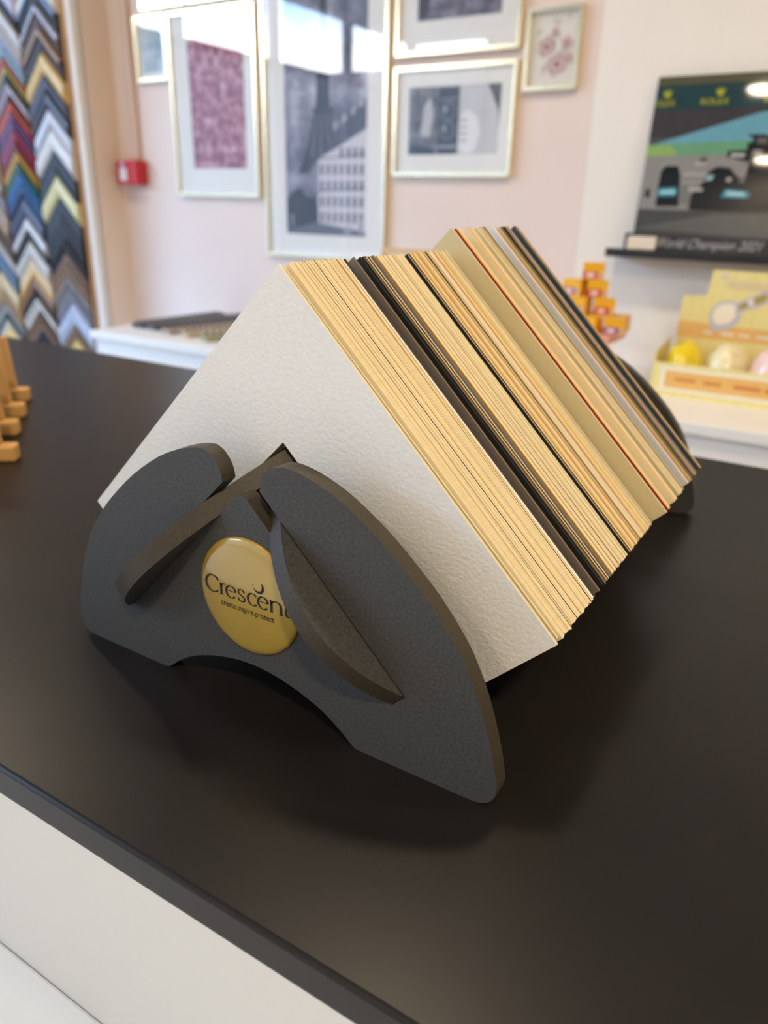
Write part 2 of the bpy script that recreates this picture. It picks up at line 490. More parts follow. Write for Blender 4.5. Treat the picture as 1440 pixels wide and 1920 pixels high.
# ------------------------------------------------------------------ mat corner samples
CORE = {'cream': (0.71, 0.58, 0.345), 'pale': (0.72, 0.62, 0.41), 'white': (0.82, 0.78, 0.70), 'black': (0.022, 0.020, 0.018),
        'brown': (0.20, 0.145, 0.085), 'yellow': (0.78, 0.52, 0.13), 'orange': (0.72, 0.37, 0.13), 'red': (0.42, 0.05, 0.05),
        'mauve': (0.36, 0.29, 0.26), 'pink': (0.62, 0.30, 0.25), 'tan': (0.60, 0.44, 0.23), 'grey': (0.16, 0.15, 0.14)}
PAPER = {'white': (0.77, 0.76, 0.72), 'cream': (0.76, 0.66, 0.45), 'tan': (0.58, 0.41, 0.19), 'brown': (0.20, 0.12, 0.06), 'dkbrown': (0.075, 0.058, 0.050),
         'black': (0.018, 0.018, 0.018), 'dkgreen': (0.015, 0.028, 0.018), 'orange': (0.72, 0.38, 0.06), 'red': (0.33, 0.012, 0.03),
         'pinkred': (0.45, 0.11, 0.10), 'yellow': (0.75, 0.52, 0.10), 'olive': (0.28, 0.26, 0.13), 'grey': (0.22, 0.21, 0.20), 'blue': (0.045, 0.065, 0.08),
         'mauve': (0.30, 0.22, 0.20), 'khaki': (0.64, 0.55, 0.32), 'taupe': (0.18, 0.15, 0.125)}
M_FELT = mat('embossed_white_paper', (0.78, 0.77, 0.735), 0.85, var=0.02, vscale=300, bump=0.40, bscale=420, bdist=0.0011, spec=0.2)


def mcore(k): return mat('core_' + k, CORE[k], 0.8, var=0.06, vscale=500, spec=0.2)
def mpap(k): return mat('paper_' + k, PAPER[k], 0.42 if k == 'dkbrown' else 0.7, var=0.03, vscale=400, spec=0.3)


SXC = -1.0; ZI = 138.4
_sm = {}


def sample_mesh(size, front, core, back):
    key = (size, front, core, back)
    if key in _sm: return _sm[key]
    za, leg = {1: (223.4, 150.3), 2: (236.8, 156.6), 0: (221.8, 149.0), 3: (230.0, 153.0)}[size]
    wd = (za - ZI) / 2
    zi = ZI
    P = [(0, za), (leg, za - leg), (leg - wd, za - leg - wd), (0, zi), (-(leg - wd), za - leg - wd), (-leg, za - leg)]
    bm = bmesh.new()
    ys = (0, 0.45 if front in ('black', 'dkgreen', 'dkbrown', 'red', 'pinkred') else 0.2, 1.3, 1.5)
    lay = [[bm.verts.new((x * mm, y * mm, z * mm)) for x, z in P] for y in ys]
    quads = [(0, 1, 2, 3), (0, 3, 4, 5)]
    for q in quads:
        f = bm.faces.new([lay[0][i] for i in q]); f.material_index = 0
        f = bm.faces.new([lay[3][i] for i in q[::-1]]); f.material_index = 2
    for j in range(3):
        for i in range(6):
            f = bm.faces.new((lay[j][i], lay[j + 1][i], lay[j + 1][(i + 1) % 6], lay[j][(i + 1) % 6])); f.material_index = j
    me = to_mesh(bm, 'mat_sample')
    me.materials.append(M_FELT if front == 'felt' else mpap(front)); me.materials.append(mcore(core)); me.materials.append(mpap(back))
    _sm[key] = me
    return me


def sample(y, size, front, core, back, label, group=None, rot=None, dz=None):
    o = link('mat_sample', sample_mesh(size, front, core, back))
    o.location = (STX + (SXC + random.uniform(-0.35, 0.35)) * mm, STY + y * mm, TABLE + (dz if dz is not None else random.uniform(0.0, 0.7)) * mm)
    o.rotation_euler = (0, math.radians(rot if rot is not None else random.uniform(-0.14, 0.14)), 0)
    tag(o, label, 'mat sample', group or 'mat board corner samples on the stand')
    return o


ORD = ['first', 'second', 'third', 'fourth', 'fifth', 'sixth', 'seventh', 'eighth', 'ninth', 'tenth', 'eleventh']
NUM = ['one', 'two', 'three', 'four', 'five', 'six', 'seven', 'eight', 'nine', 'ten', 'eleven']


def run(y0, n, size, fronts, cores, label, pitch=1.66, backs=('cream',), group=None):
    # each board of a block is told apart by its place in the block, counted from the front
    plural = label.replace('mat corner sample', 'mat samples')
    for i in range(n):
        lb = label if n == 1 else '%s of %s %s' % (ORD[i], NUM[n - 1], plural)
        sample(y0 + i * pitch, size, fronts[i % len(fronts)], cores[i % len(cores)], backs[i % len(backs)], lb, group)


sample(31.0, 1, 'felt', 'cream', 'cream', 'large white embossed mat corner sample at the very front of the stand', rot=0.0, dz=0)
sample(36.0, 0, 'khaki', 'pale', 'cream', 'tan faced mat corner sample set just behind the front white one', rot=-0.25, dz=0)
run(37.8, 7, 1, ['cream', 'tan', 'cream', 'cream', 'tan'], ['cream'], 'cream edged mat corner sample between the front board and the first dark line', backs=['cream', 'tan', 'cream'], group='cream samples of the first block')
sample(49.6, 1, 'black', 'cream', 'grey', 'mat corner sample whose black face makes the first dark line')
run(51.4, 4, 1, ['cream', 'tan', 'cream'], ['cream'], 'cream edged mat corner sample between the first and second dark lines', backs=['cream'], group='cream samples of the second block')
sample(58.2, 1, 'dkgreen', 'cream', 'cream', 'mat corner sample whose dark green face makes the second dark line')
run(59.9, 11, 1, ['cream', 'cream', 'tan', 'cream', 'cream', 'brown', 'cream', 'tan'], ['cream'], 'cream edged mat corner sample just behind the second dark line', backs=['cream', 'cream', 'tan'], group='cream samples of the third block')
sample(78.4, 1, 'black', 'cream', 'cream', 'front one of two dark faced samples before the brown board')
sample(80.1, 1, 'black', 'pale', 'white', 'rear one of two dark faced samples before the brown board')
sample(81.8, 1, 'white', 'white', 'white', 'pale white edged mat corner sample in front of the dark brown board')
sample(83.6, 1, 'dkbrown', 'black', 'dkbrown', 'dark brown mat corner sample in front of the wide dark gap')
sample(91.3, 1, 'taupe', 'brown', 'black', 'dark taupe mat corner sample behind the wide gap', rot=0.1)
run(98.5, 1, 1, ['black'], ['black'], 'black mat corner sample just before the olive brown block', backs=['dkgreen'], group='black samples')
run(100.2, 5, 1, ['black', 'dkbrown', 'brown', 'black', 'dkbrown'], ['brown', 'brown', 'tan', 'brown', 'pale'], 'olive brown edged mat corner sample in the dark block', backs=['black', 'brown'], group='brown samples of the dark block')
run(108.6, 2, 1, ['black', 'grey'], ['brown', 'grey'], 'dark grey edged mat corner sample at the back of the dark block', backs=['black'], group='dark grey samples of the dark block')
sample(114.2, 1, 'orange', 'cream', 'cream', 'mat corner sample with an orange gold face right behind the dark block')
run(115.9, 4, 1, ['cream', 'tan', 'cream'], ['cream'], 'cream edged mat corner sample right behind the orange faced one', backs=['cream'], group='cream samples of the fourth block')
sample(122.6, 1, 'brown', 'cream', 'cream', 'mat corner sample with a thin brown line in the fourth cream block')
run(124.3, 2, 1, ['cream'], ['cream'], 'cream edged mat corner sample between two thin brown lines', backs=['tan'], group='cream samples between brown lines')
sample(127.7, 1, 'brown', 'pale', 'cream', 'mat corner sample with a second thin brown line in the fourth cream block')
run(129.4, 8, 1, ['cream', 'khaki', 'cream', 'cream'], ['cream', 'cream', 'pale'], 'cream edged mat corner sample in front of the narrow black gap', backs=['cream', 'olive', 'cream'], group='cream samples before the black gap')
sample(147.4, 1, 'black', 'tan', 'dkgreen', 'black faced mat corner sample behind the narrow gap', rot=0.05)
run(149.2, 11, 1, ['dkgreen', 'cream', 'orange', 'tan', 'cream', 'brown', 'orange', 'cream'], ['pale', 'cream', 'tan', 'cream'], 'tan and orange striped mat corner sample of the middle block', backs=['olive', 'cream', 'tan'], group='striped samples of the middle block')
sample(167.6, 1, 'dkbrown', 'brown', 'black', 'front one of two brown edged samples in the middle of the row')
sample(169.3, 1, 'black', 'pale', 'dkbrown', 'rear one of two brown edged samples in the middle of the row')
run(171.0, 4, 1, ['cream', 'tan', 'cream'], ['cream'], 'cream edged mat corner sample in front of the thin red lines', backs=['cream'], group='cream samples before the red lines')
sample(177.8, 1, 'pinkred', 'pale', 'pinkred', 'front one of two samples with thin red lines')
sample(179.5, 1, 'pinkred', 'cream', 'cream', 'rear one of two samples with thin red lines')
run(181.3, 3, 1, ['cream', 'olive', 'yellow'], ['cream', 'yellow', 'yellow'], 'yellow edged mat corner sample behind the thin red lines', backs=['cream'], group='yellow samples')
run(186.5, 6, 1, ['olive', 'cream', 'olive', 'olive', 'cream', 'brown'], ['pale', 'tan', 'pale'], 'olive lined mat corner sample at the end of the lower block', backs=['olive', 'cream'], group='olive samples')
# taller samples at the back
sample(202.0, 2, 'khaki', 'pale', 'olive', 'tall pale khaki mat corner sample that starts the taller block')
sample(208.4, 2, 'red', 'yellow', 'cream', 'tall mat corner sample with a deep red face')
run(210.2, 2, 2, ['yellow', 'cream'], ['yellow', 'cream'], 'tall yellow edged mat corner sample behind the red faced one', backs=['cream'], group='tall yellow samples')
run(213.6, 6, 3, ['khaki', 'cream', 'yellow', 'khaki'], ['pale', 'cream', 'yellow', 'pale'], 'pale edged mat corner sample sunk between the red faced and orange edged ones', backs=['cream'], group='sunken pale samples of the taller block')
sample(224.6, 2, 'cream', 'orange', 'cream', 'tall mat corner sample with a cream face and orange edge')
run(226.4, 3, 2, ['orange', 'cream', 'khaki'], ['cream', 'pale', 'cream'], 'tall cream edged mat corner sample behind the orange edged one', backs=['cream'], group='tall cream samples')
run(239.6, 6, 2, ['khaki', 'tan', 'cream', 'cream', 'brown', 'cream'], ['pale', 'cream', 'tan'], 'tall cream edged mat corner sample in the middle of the taller block', backs=['cream', 'olive'], group='tall cream samples behind the shaded gap')
sample(250.2, 2, 'dkgreen', 'pale', 'grey', 'tall mat corner sample with a dark green line')
sample(266.0, 2, 'white', 'white', 'white', 'tall mat corner sample with a bright white face')
sample(267.8, 2, 'pinkred', 'pink', 'pinkred', 'tall pinkish red mat corner sample')
sample(273.6, 2, 'khaki', 'yellow', 'yellow', 'tall mat corner sample with a strong yellow edge')
run(279.0, 3, 2, ['olive', 'dkbrown', 'black'], ['brown', 'black', 'brown'], 'tall dark brown mat corner sample behind the yellow edged one', backs=['black'], group='tall dark brown samples')
run(285.0, 5, 2, ['mauve', 'brown', 'mauve', 'grey', 'brown'], ['mauve', 'mauve', 'tan'], 'tall mauve grey mat corner sample near the back', backs=['mauve'], group='tall mauve samples')
sample(303.6, 2, 'blue', 'grey', 'black', 'tall mat corner sample with a blue black face near the back')
sample(305.6, 2, 'grey', 'tan', 'brown', 'tall tan edged mat corner sample, second from the back')
sample(307.4, 2, 'brown', 'orange', 'brown', 'tall orange brown mat corner sample at the very back')

# ------------------------------------------------------------------ moulding display on the left
dp = empty('moulding_display', (-3.17, 2.13, FLOOR))
tag(dp, 'wooden wall board with battens on which the frame moulding corners hang', 'display board')
wpart('board', (-3.62, 2.140, 0.20), (-2.705, 2.1595, CEIL - 0.01), M_PEG, dp)
for bx in (-3.178, -2.939, -2.714, -3.415):
    wpart('batten', (bx - 0.009, 2.118, 0.20), (bx + 0.009, 2.1395, CEIL - 0.01), M_PEG, dp, 0.002)
wpart('edge_strip', (-2.7045, 2.128, 0.20), (-2.6752, 2.1598, CEIL - 0.01), M_CREAM, dp)


def chevron(x, z, pitch, rgb, rgb2, style, label, half=0.106):
    bm = bmesh.new()
    p = max(0.018, pitch - 0.003)
    prof = {0: [(0, .014), (0.0, .022), (.85, .016), (1, .012)],                      # flat slope
            1: [(0, .010), (0.0, .026), (.18, .026), (.26, .018), (.9, .013), (1, .010)],  # raised outer lip
            2: [(0, .010), (0.0, .016), (.2, .023), (.5, .026), (.8, .022), (1, .012)],   # rounded
            3: [(0, .010), (0.0, .018), (.72, .018), (.78, .024), (1, .022)]}[style]     # raised inner lip
    prof = prof + [(1, 0.0)]; prof = [(0, 0.0)] + prof
    xs = (-half, 0.0, half)
    rows = []
    for u, h in prof:
        rows.append([bm.verts.new((xx, -h, -abs(xx) - u * p)) for xx in xs])
    for j in range(len(rows) - 1):
        u0, u1 = prof[j][0], prof[j + 1][0]; um = (u0 + u1) / 2
        lip = (style == 1 and um < .22) or (style == 3 and um > .75) or (style == 0 and um > .86)
        for i in range(2):
            f = bm.faces.new((rows[j][i], rows[j][i + 1], rows[j + 1][i + 1], rows[j + 1][i])); f.material_index = 1 if lip else 0
    n = len(rows)
    for i in (0, 2): bm.faces.new([rows[j][i] for j in range(n)]).material_index = 0
    for i in range(2): bm.faces.new((rows[0][i], rows[0][i + 1], rows[-1][i + 1], rows[-1][i])).material_index = 0
    metal = 0.0
    ma = mat('moulding_%d_%d_%d' % rgb, sr(*rgb), 0.35, var=0.10, vscale=60)
    mb = mat('moulding_%d_%d_%d' % rgb2, sr(*rgb2), 0.3, var=0.10, vscale=60)
    o = link('moulding_sample', to_mesh(bm, 'moulding_sample'), None, [ma, mb], (x, 2.1175, z))
    tag(o, label, 'frame sample', 'moulding corner samples on the wall board')


BLK = (22, 24, 30); DGY = (70, 72, 84); SIL = (196, 196, 202); WHT = (226, 222, 216); GLD = (206, 172, 104); BRN = (74, 52, 38); DBR = (50, 34, 24)
col3 = [(1.965, WHT, SIL, 2, 'white'), (1.915, BLK, (110, 125, 160), 1, 'black'), (1.840, BRN, (190, 190, 205), 1, 'brown, silver lipped'), (1.766, DBR, (178, 142, 112), 1, 'dark brown, copper lipped'),
        (1.694, GLD, (232, 205, 140), 2, 'gold'), (1.620, DGY, (46, 48, 58), 0, 'slate grey'), (1.567, (52, 54, 66), BLK, 2, 'charcoal'), (1.503, SIL, (160, 162, 170), 3, 'silver'),
        (1.442, (206, 200, 194), WHT, 2, 'pale pewter'), (1.358, BLK, (48, 50, 58), 3, 'jet black'), (1.275, (206, 194, 142), (236, 226, 180), 2, 'champagne'), (1.190, (30, 32, 38), (60, 60, 66), 3, 'black ribbed'),
        (1.110, (26, 28, 32), (48, 50, 52), 0, 'soft black'), (1.030, (34, 36, 42), (60, 60, 60), 1, 'satin black'), (0.985, (104, 76, 58), (140, 104, 76), 3, 'walnut'), (0.932, (122, 100, 84), (96, 80, 72), 0, 'taupe brown'),
        (0.884, (126, 120, 122), (160, 154, 152), 1, 'warm grey'), (0.836, (118, 116, 124), (96, 96, 104), 0, 'mid grey'), (0.784, (168, 172, 188), (190, 192, 204), 2, 'blue silver'), (0.690, (110, 86, 64), (140, 112, 80), 3, 'brown bronze'), (0.640, (200, 170, 100), (150, 120, 60), 2, 'brass'), (0.570, BRN, DBR, 0, 'brown'), (0.49, BLK, BLK, 0, 'black')]
col2 = [(1.97, (190, 186, 204), WHT, 2, 'lavender white'), (1.905, BLK, (60, 60, 90), 1, 'black'), (1.86, (214, 208, 204), WHT, 1, 'white'), (1.80, (170, 160, 148), (200, 200, 205), 3, 'stone'), (1.762, (146, 152, 170), (170, 176, 190), 0, 'blue grey'), (1.722, (122, 148, 158), (90, 120, 134), 3, 'teal grey'),
        (1.690, (182, 66, 50), (150, 50, 40), 0, 'brick red'), (1.663, (160, 146, 80), (120, 112, 50), 0, 'olive green'), (1.633, (24, 26, 22), BLK, 0, 'narrow black'), (1.598, (182, 172, 186), (210, 204, 210), 1, 'pale lilac'),
        (1.562, (84, 40, 42), (60, 30, 34), 0, 'oxblood'), (1.538, (192, 90, 52), (160, 70, 40), 0, 'burnt orange'), (1.508, (116, 50, 88), (90, 40, 80), 0, 'plum'), (1.472, (86, 74, 104), (70, 60, 90), 0, 'slate violet'), (1.441, (138, 26, 54), (110, 20, 44), 0, 'crimson'),
        (1.398, (104, 22, 40), (80, 18, 34), 0, 'dark crimson'), (1.360, (180, 132, 40), (150, 104, 30), 0, 'mustard'), (1.324, (44, 82, 58), (30, 60, 44), 0, 'forest green'), (1.285, (26, 88, 134), (20, 70, 110), 0, 'bright blue'), (1.240, (34, 72, 110), (24, 50, 80), 3, 'deep blue'),
        (1.195, (64, 70, 90), (84, 88, 104), 2, 'dark blue grey'), (1.110, (202, 198, 196), WHT, 2, 'off white'), (1.060, (30, 40, 44), BLK, 0, 'black green'), (1.020, (186, 180, 172), (208, 202, 196), 2, 'speckled white'), (0.952, (206, 178, 140), (216, 166, 90), 3, 'rose gold'),
        (0.880, (128, 92, 66), (150, 110, 70), 2, 'copper brown'), (0.820, (34, 38, 46), BLK, 0, 'blue black'), (0.782, (206, 196, 184), WHT, 1, 'ivory'), (0.736, (86, 66, 50), (130, 96, 62), 3, 'dark walnut'), (0.687, (116, 88, 80), (80, 60, 56), 0, 'mahogany'), (0.640, (36, 32, 38), (60, 56, 66), 1, 'black violet'), (0.57, BLK, BLK, 0, 'black'), (0.50, BRN, BRN, 0, 'brown')]
col1 = [(1.62, SIL, WHT, 2, 'silver'), (1.55, BRN, (170, 130, 100), 1, 'brown'), (1.48, (150, 140, 140), SIL, 0, 'grey'), (1.41, (176, 140, 110), (140, 110, 90), 0, 'tan'), (1.345, (150, 128, 112), (120, 100, 90), 2, 'sand grey'), (1.28, (136, 130, 136), (110, 104, 110), 0, 'dove grey'), (1.21, (164, 140, 120), (200, 190, 190), 3, 'beige'), (1.15, (120, 98, 84), (190, 150, 100), 1, 'brown with a tan lip'),
        (1.08, (94, 80, 74), (70, 60, 58), 0, 'dusky brown'), (1.02, (206, 206, 210), WHT, 1, 'bright silver'), (0.975, (84, 110, 128), (60, 84, 100), 0, 'steel blue'), (0.884, (196, 168, 124), (220, 196, 150), 2, 'pale gold'), (0.80, (150, 120, 90), (120, 94, 70), 3, 'light brown'), (0.747, (140, 142, 140), (110, 112, 112), 0, 'sage grey'), (0.70, (52, 54, 56), BLK, 0, 'graphite'), (0.672, (196, 188, 178), WHT, 0, 'chalk white'), (0.640, (214, 174, 92), (230, 196, 120), 2, 'yellow gold'), (0.57, BLK, BLK, 0, 'black')]
for cx, cl, nm in ((-2.827, col3, 'rightmost'), (-3.058, col2, 'middle'), (-3.297, col1, 'leftmost')):
    for i, (z, a, b, s_, d) in enumerate(cl[:-1]):
        chevron(cx, z, z - cl[i + 1][0], a, b, s_, '%s chevron moulding sample in the %s column of the wall board%s' % (d, nm, ', near the %s' % ('top' if z > 1.4 else 'bottom') if [q[4] for q in cl[:-1]].count(d) > 1 else ''))


# ------------------------------------------------------------------ framed pictures
def frame(x0, z0, x1, z1, label, fw=0.011, fd=0.022, metal=M_GOLD, y=None, win=None):
    """picture frame hung on the back wall; returns the root; local origin at its lower left corner"""
    y = y or WALLY
    r = empty('framed_picture', (x0, y - 0.001, z0)); W_, H_ = x1 - x0, z1 - z0
    tag(r, label, 'picture')
    P = [[(0, 0), (W_, 0), (W_ - fw, fw), (fw, fw)], [(W_, 0), (W_, H_), (W_ - fw, H_ - fw), (W_ - fw, fw)],
         [(W_, H_), (0, H_), (fw, H_ - fw), (W_ - fw, H_ - fw)], [(0, H_), (0, 0), (fw, fw), (fw, H_ - fw)]]
    for q in P:
        bm = bmesh.new(); prism(bm, q, -fd, 0)
        bmesh.ops.bevel(bm, geom=list(bm.edges), offset=0.0012, segments=2, affect='EDGES')
        link('frame_bar', to_mesh(bm, 'frame_bar'), r, [metal])
    # mount with a cut window, glass in front
    bm = bmesh.new()
    if win:
        a, b, c, d = win
        for lo, hi in (((fw, fw), (W_ - fw, b)), ((fw, d), (W_ - fw, H_ - fw)), ((fw, b), (a, d)), ((c, b), (W_ - fw, d))):
            box_into(bm, (lo[0], -0.010, lo[1]), (hi[0], -0.0085, hi[1]))
        link('mount', to_mesh(bm, 'mount'), r, [M_PASS])
    box('glass', (fw, -0.0165, fw), (W_ - fw, -0.0150, H_ - fw), glass_mat(), r)
    return r, W_, H_


def blossom_mat(name, cols, scale, pts):
    if name in _m: return _m[name]
    m = bpy.data.materials.new(name); m.use_nodes = True
    n = m.node_tree.nodes; L = m.node_tree.links; b = n['Principled BSDF']; b.inputs['Roughness'].default_value = 0.6
    t = n.new('ShaderNodeTexCoord'); x = n.new('ShaderNodeTexNoise'); x.inputs['Scale'].default_value = scale; x.inputs['Detail'].default_value = 6
    x.inputs['Roughness'].default_value = 0.65
    L.new(t.outputs['Object'], x.inputs['Vector']); r = n.new('ShaderNodeValToRGB'); cr = r.color_ramp
    cr.elements[0].position = pts[0]; cr.elements[0].color = (*sr(*cols[0]), 1); cr.elements[1].position = pts[-1]; cr.elements[1].color = (*sr(*cols[-1]), 1)
    for p_, c_ in zip(pts[1:-1], cols[1:-1]): e = cr.elements.new(p_); e.color = (*sr(*c_), 1)
    L.new(x.outputs['Fac'], r.inputs[0]); L.new(r.outputs[0], b.inputs['Base Color'])
    _m[name] = m
    return m


# pink blossom picture
r, W_, H_ = frame(-2.350, 1.211, -1.943, 1.811, 'gold framed picture of pink blossom in a white mount', win=(0.085, 0.095, 0.345, 0.512))
A = Art(); A.rect(0.075, 0.085, 0.355, 0.522, blossom_mat('blossom_print', [(84, 40, 54), (150, 84, 100), (190, 136, 148), (222, 196, 200)], 34, [0.32, 0.47, 0.56, 0.68]))
A.done('print', r, (0, -0.0075, 0))
# small pale picture at far left
r, W_, H_ = frame(-2.522, 1.602, -2.360, 1.812, 'smallest narrow gold framed picture with a pale grey blue print beside the blossom picture', win=(0.025, 0.028, 0.137, 0.182))
A = Art(); A.rect(0.02, 0.02, 0.142, 0.19, blossom_mat('pale_print', [(120, 140, 150), (170, 184, 188), (206, 214, 214)], 14, [0.35, 0.5, 0.66])); A.done('print', r, (0, -0.0075, 0))
# two frames cut by the top edge
r, W_, H_ = frame(-2.478, 1.829, -2.256, 2.13, 'gold frame above the smallest picture, mostly out of view', win=(0.035, 0.035, 0.187, 0.266))
A = Art(); A.rect(0.03, 0.03, 0.192, 0.27, blossom_mat('pale_print', None, 1, None)); A.done('print', r, (0, -0.0075, 0))
r, W_, H_ = frame(-2.246, 1.829, -1.984, 2.20, 'gold frame above the blossom picture, mostly out of view', win=(0.04, 0.04, 0.222, 0.33))
A = Art(); A.rect(0.035, 0.035, 0.227, 0.335, blossom_mat('pale_print', None, 1, None)); A.done('print', r, (0, -0.0075, 0))

# tall picture: iron lattice tower over a street
r, W_, H_ = frame(-1.916, 1.016, -1.414, 2.02, 'tall gold framed black and white picture of a lattice tower and street', win=(0.088, 0.078, 0.422, 0.93))
ox, oz = -1.916, 1.016
cv = lambda P: [(x - ox, z - oz) for x, z in P]
A = Art()
A.rect(0.080, 0.07, 0.430, 0.94, blossom_mat('cloud_print', [(56, 56, 70), (96, 95, 110), (140, 138, 152), (196, 194, 202)], 5, [0.36, 0.46, 0.56, 0.66]))
A.poly(cv([(-1.700, 1.48), (-1.683, 1.76), (-1.672, 1.86), (-1.661, 1.86), (-1.651, 1.76), (-1.640, 1.48)]), (36, 36, 46))
A.poly(cv([(-1.712, 1.49), (-1.712, 1.475), (-1.628, 1.470), (-1.628, 1.487)]), (50, 50, 60))
A.poly(cv([(-1.704, 1.475), (-1.740, 1.36), (-1.775, 1.29), (-1.735, 1.29), (-1.690, 1.35), (-1.640, 1.29), (-1.60, 1.29), (-1.622, 1.36), (-1.636, 1.475)]), (44, 44, 54))
A.polys([cv([(-1.694 + i * 0.02, 1.47), (-1.720 + i * 0.035, 1.34), (-1.712 + i * 0.035, 1.34), (-1.689 + i * 0.02, 1.47)]) for i in range(3)], (120, 118, 128))
A.poly(cv([(-1.690, 1.12), (-1.690, 1.335), (-1.640, 1.40), (-1.560, 1.46), (-1.494, 1.515), (-1.494, 1.10)]), (206, 200, 204))
A.poly(cv([(-1.690, 1.335), (-1.640, 1.40), (-1.560, 1.46), (-1.494, 1.515), (-1.494, 1.425), (-1.60, 1.375)]), (74, 72, 82))
wins = []
for i in range(7):
    for j in range(5):
        xx = -1.680 + i * 0.027; base = 1.135 + j * 0.05
        top = 1.33 + (xx + 1.69) * 0.45
        if base + 0.034 < top: wins.append(cv([(xx, base), (xx + 0.012, base + 0.002), (xx + 0.012, base + 0.036), (xx, base + 0.032)]))
A.polys(wins, (60, 58, 70))
A.polys([cv([(-1.690, z), (-1.494, z + 0.012), (-1.494, z + 0.016), (-1.690, z + 0.004)]) for z in (1.232, 1.334)], (70, 70, 80))
A.polys([cv([(xx, 1.41 + (xx + 1.64) * 0.6), (xx + 0.014, 1.42 + (xx + 1.64) * 0.6), (xx + 0.014, 1.44 + (xx + 1.64) * 0.6), (xx, 1.43 + (xx + 1.64) * 0.6)]) for xx in (-1.625, -1.59, -1.555, -1.52)], (170, 168, 176))
A.poly(cv([(-1.836, 1.086), (-1.836, 1.20), (-1.80, 1.235), (-1.765, 1.245), (-1.74, 1.215), (-1.70, 1.22), (-1.69, 1.12), (-1.494, 1.105), (-1.494, 1.086)]), (44, 46, 56))
A.poly(cv([(-1.836, 1.086), (-1.836, 1.105), (-1.70, 1.135), (-1.494, 1.11), (-1.494, 1.086)]), (96, 98, 110))
A.polys([cv([(-1.808, 1.12), (-1.80, 1.12), (-1.80, 1.16), (-1.808, 1.16)]), cv([(-1.52, 1.10), (-1.505, 1.10), (-1.505, 1.15), (-1.52, 1.15)]), cv([(-1.58, 1.10), (-1.55, 1.10), (-1.555, 1.125), (-1.575, 1.125)])], (150, 150, 160))
A.done('print', r, (0, -0.0075, 0))

# camera picture
r, W_, H_ = frame(-1.390, 1.283, -0.984, 1.586, 'wide gold framed black and white picture of an old twin lens camera', win=(0.052, 0.062, 0.358, 0.248))
A = Art(); u0, v0, uw, vh = 0.052, 0.062, 0.306, 0.186
q = lambda a, b: (u0 + a * uw, v0 + b * vh)
A.rect(0.047, 0.057, 0.363, 0.253, blossom_mat('camera_background_print', [(40, 42, 48), (100, 100, 104), (160, 158, 160)], 22, [0.3, 0.5, 0.7]))
A.poly([q(0.56, 0), q(0.56, 1.0), q(0.86, 1.0), q(0.97, 0.72), q(1.0, 0.3), q(1.0, 0)], (196, 194, 194))
A.poly([q(0.86, 1.0), q(1.0, 1.0), q(1.0, 0.55)], (60, 60, 64))
A.poly([q(0.58, 0.06), q(0.58, 0.58), q(0.66, 0.66), q(0.76, 0.55), q(0.80, 0.32), q(0.76, 0.08), q(0.68, 0.0)], (226, 224, 222))
A.polys([[q(0.58, z), q(0.66, z - 0.01), q(0.66, z + 0.012), q(0.58, z + 0.02)] for z in (0.2, 0.3, 0.4, 0.5)], (120, 118, 120))
A.poly([q(0.02, 0), q(0.30, 0), q(0.30, 0.10), q(0.02, 0.16)], (30, 34, 36))
A.poly([q(0.14, 0.3), q(0.17, 0.72), q(0.24, 0.86), q(0.28, 0.6), q(0.24, 0.26)], (188, 186, 186))
A.poly([q(0.33, 0.02), q(0.33, 0.96), q(0.56, 0.98), q(0.56, 0.02)], (38, 40, 46))
A.poly([q(0.34, 0.10), q(0.34, 0.14), q(0.55, 0.14), q(0.55, 0.10)], (150, 152, 156))
A.poly([q(0.34, 0.80), q(0.34, 0.82), q(0.55, 0.83), q(0.55, 0.81)], (120, 122, 128))
for cz in (0.36, 0.64):
    c_ = q(0.445, cz)
    for rr, cc in ((0.026, (120, 124, 132)), (0.022, (30, 32, 38)), (0.014, (84, 88, 98)), (0.009, (22, 24, 30))):
        A.poly(arc(c_[0], c_[1], rr, rr, 0, 345, 23), cc)
    A.poly(arc(c_[0] - 0.010, c_[1] + 0.004, 0.005, 0.008, 0, 345, 15), (170, 176, 184))
A.done('print', r, (0, -0.0075, 0))

# upper picture, only its lower part in view
r, W_, H_ = frame(-1.389, 1.614, -0.984, 2.02, 'gold framed picture with a dark grey photograph above the camera picture', win=(0.070, 0.090, 0.340, 0.340))
A = Art(); A.rect(0.064, 0.084, 0.346, 0.35, blossom_mat('street_print', [(34, 32, 40), (104, 98, 110), (150, 144, 154)], 18, [0.34, 0.5, 0.66])); A.poly([(0.07, 0.10), (0.10, 0.10), (0.11, 0.16), (0.10, 0.2), (0.07, 0.2)], (40, 36, 44)); A.done('print', r, (0, -0.0075, 0))

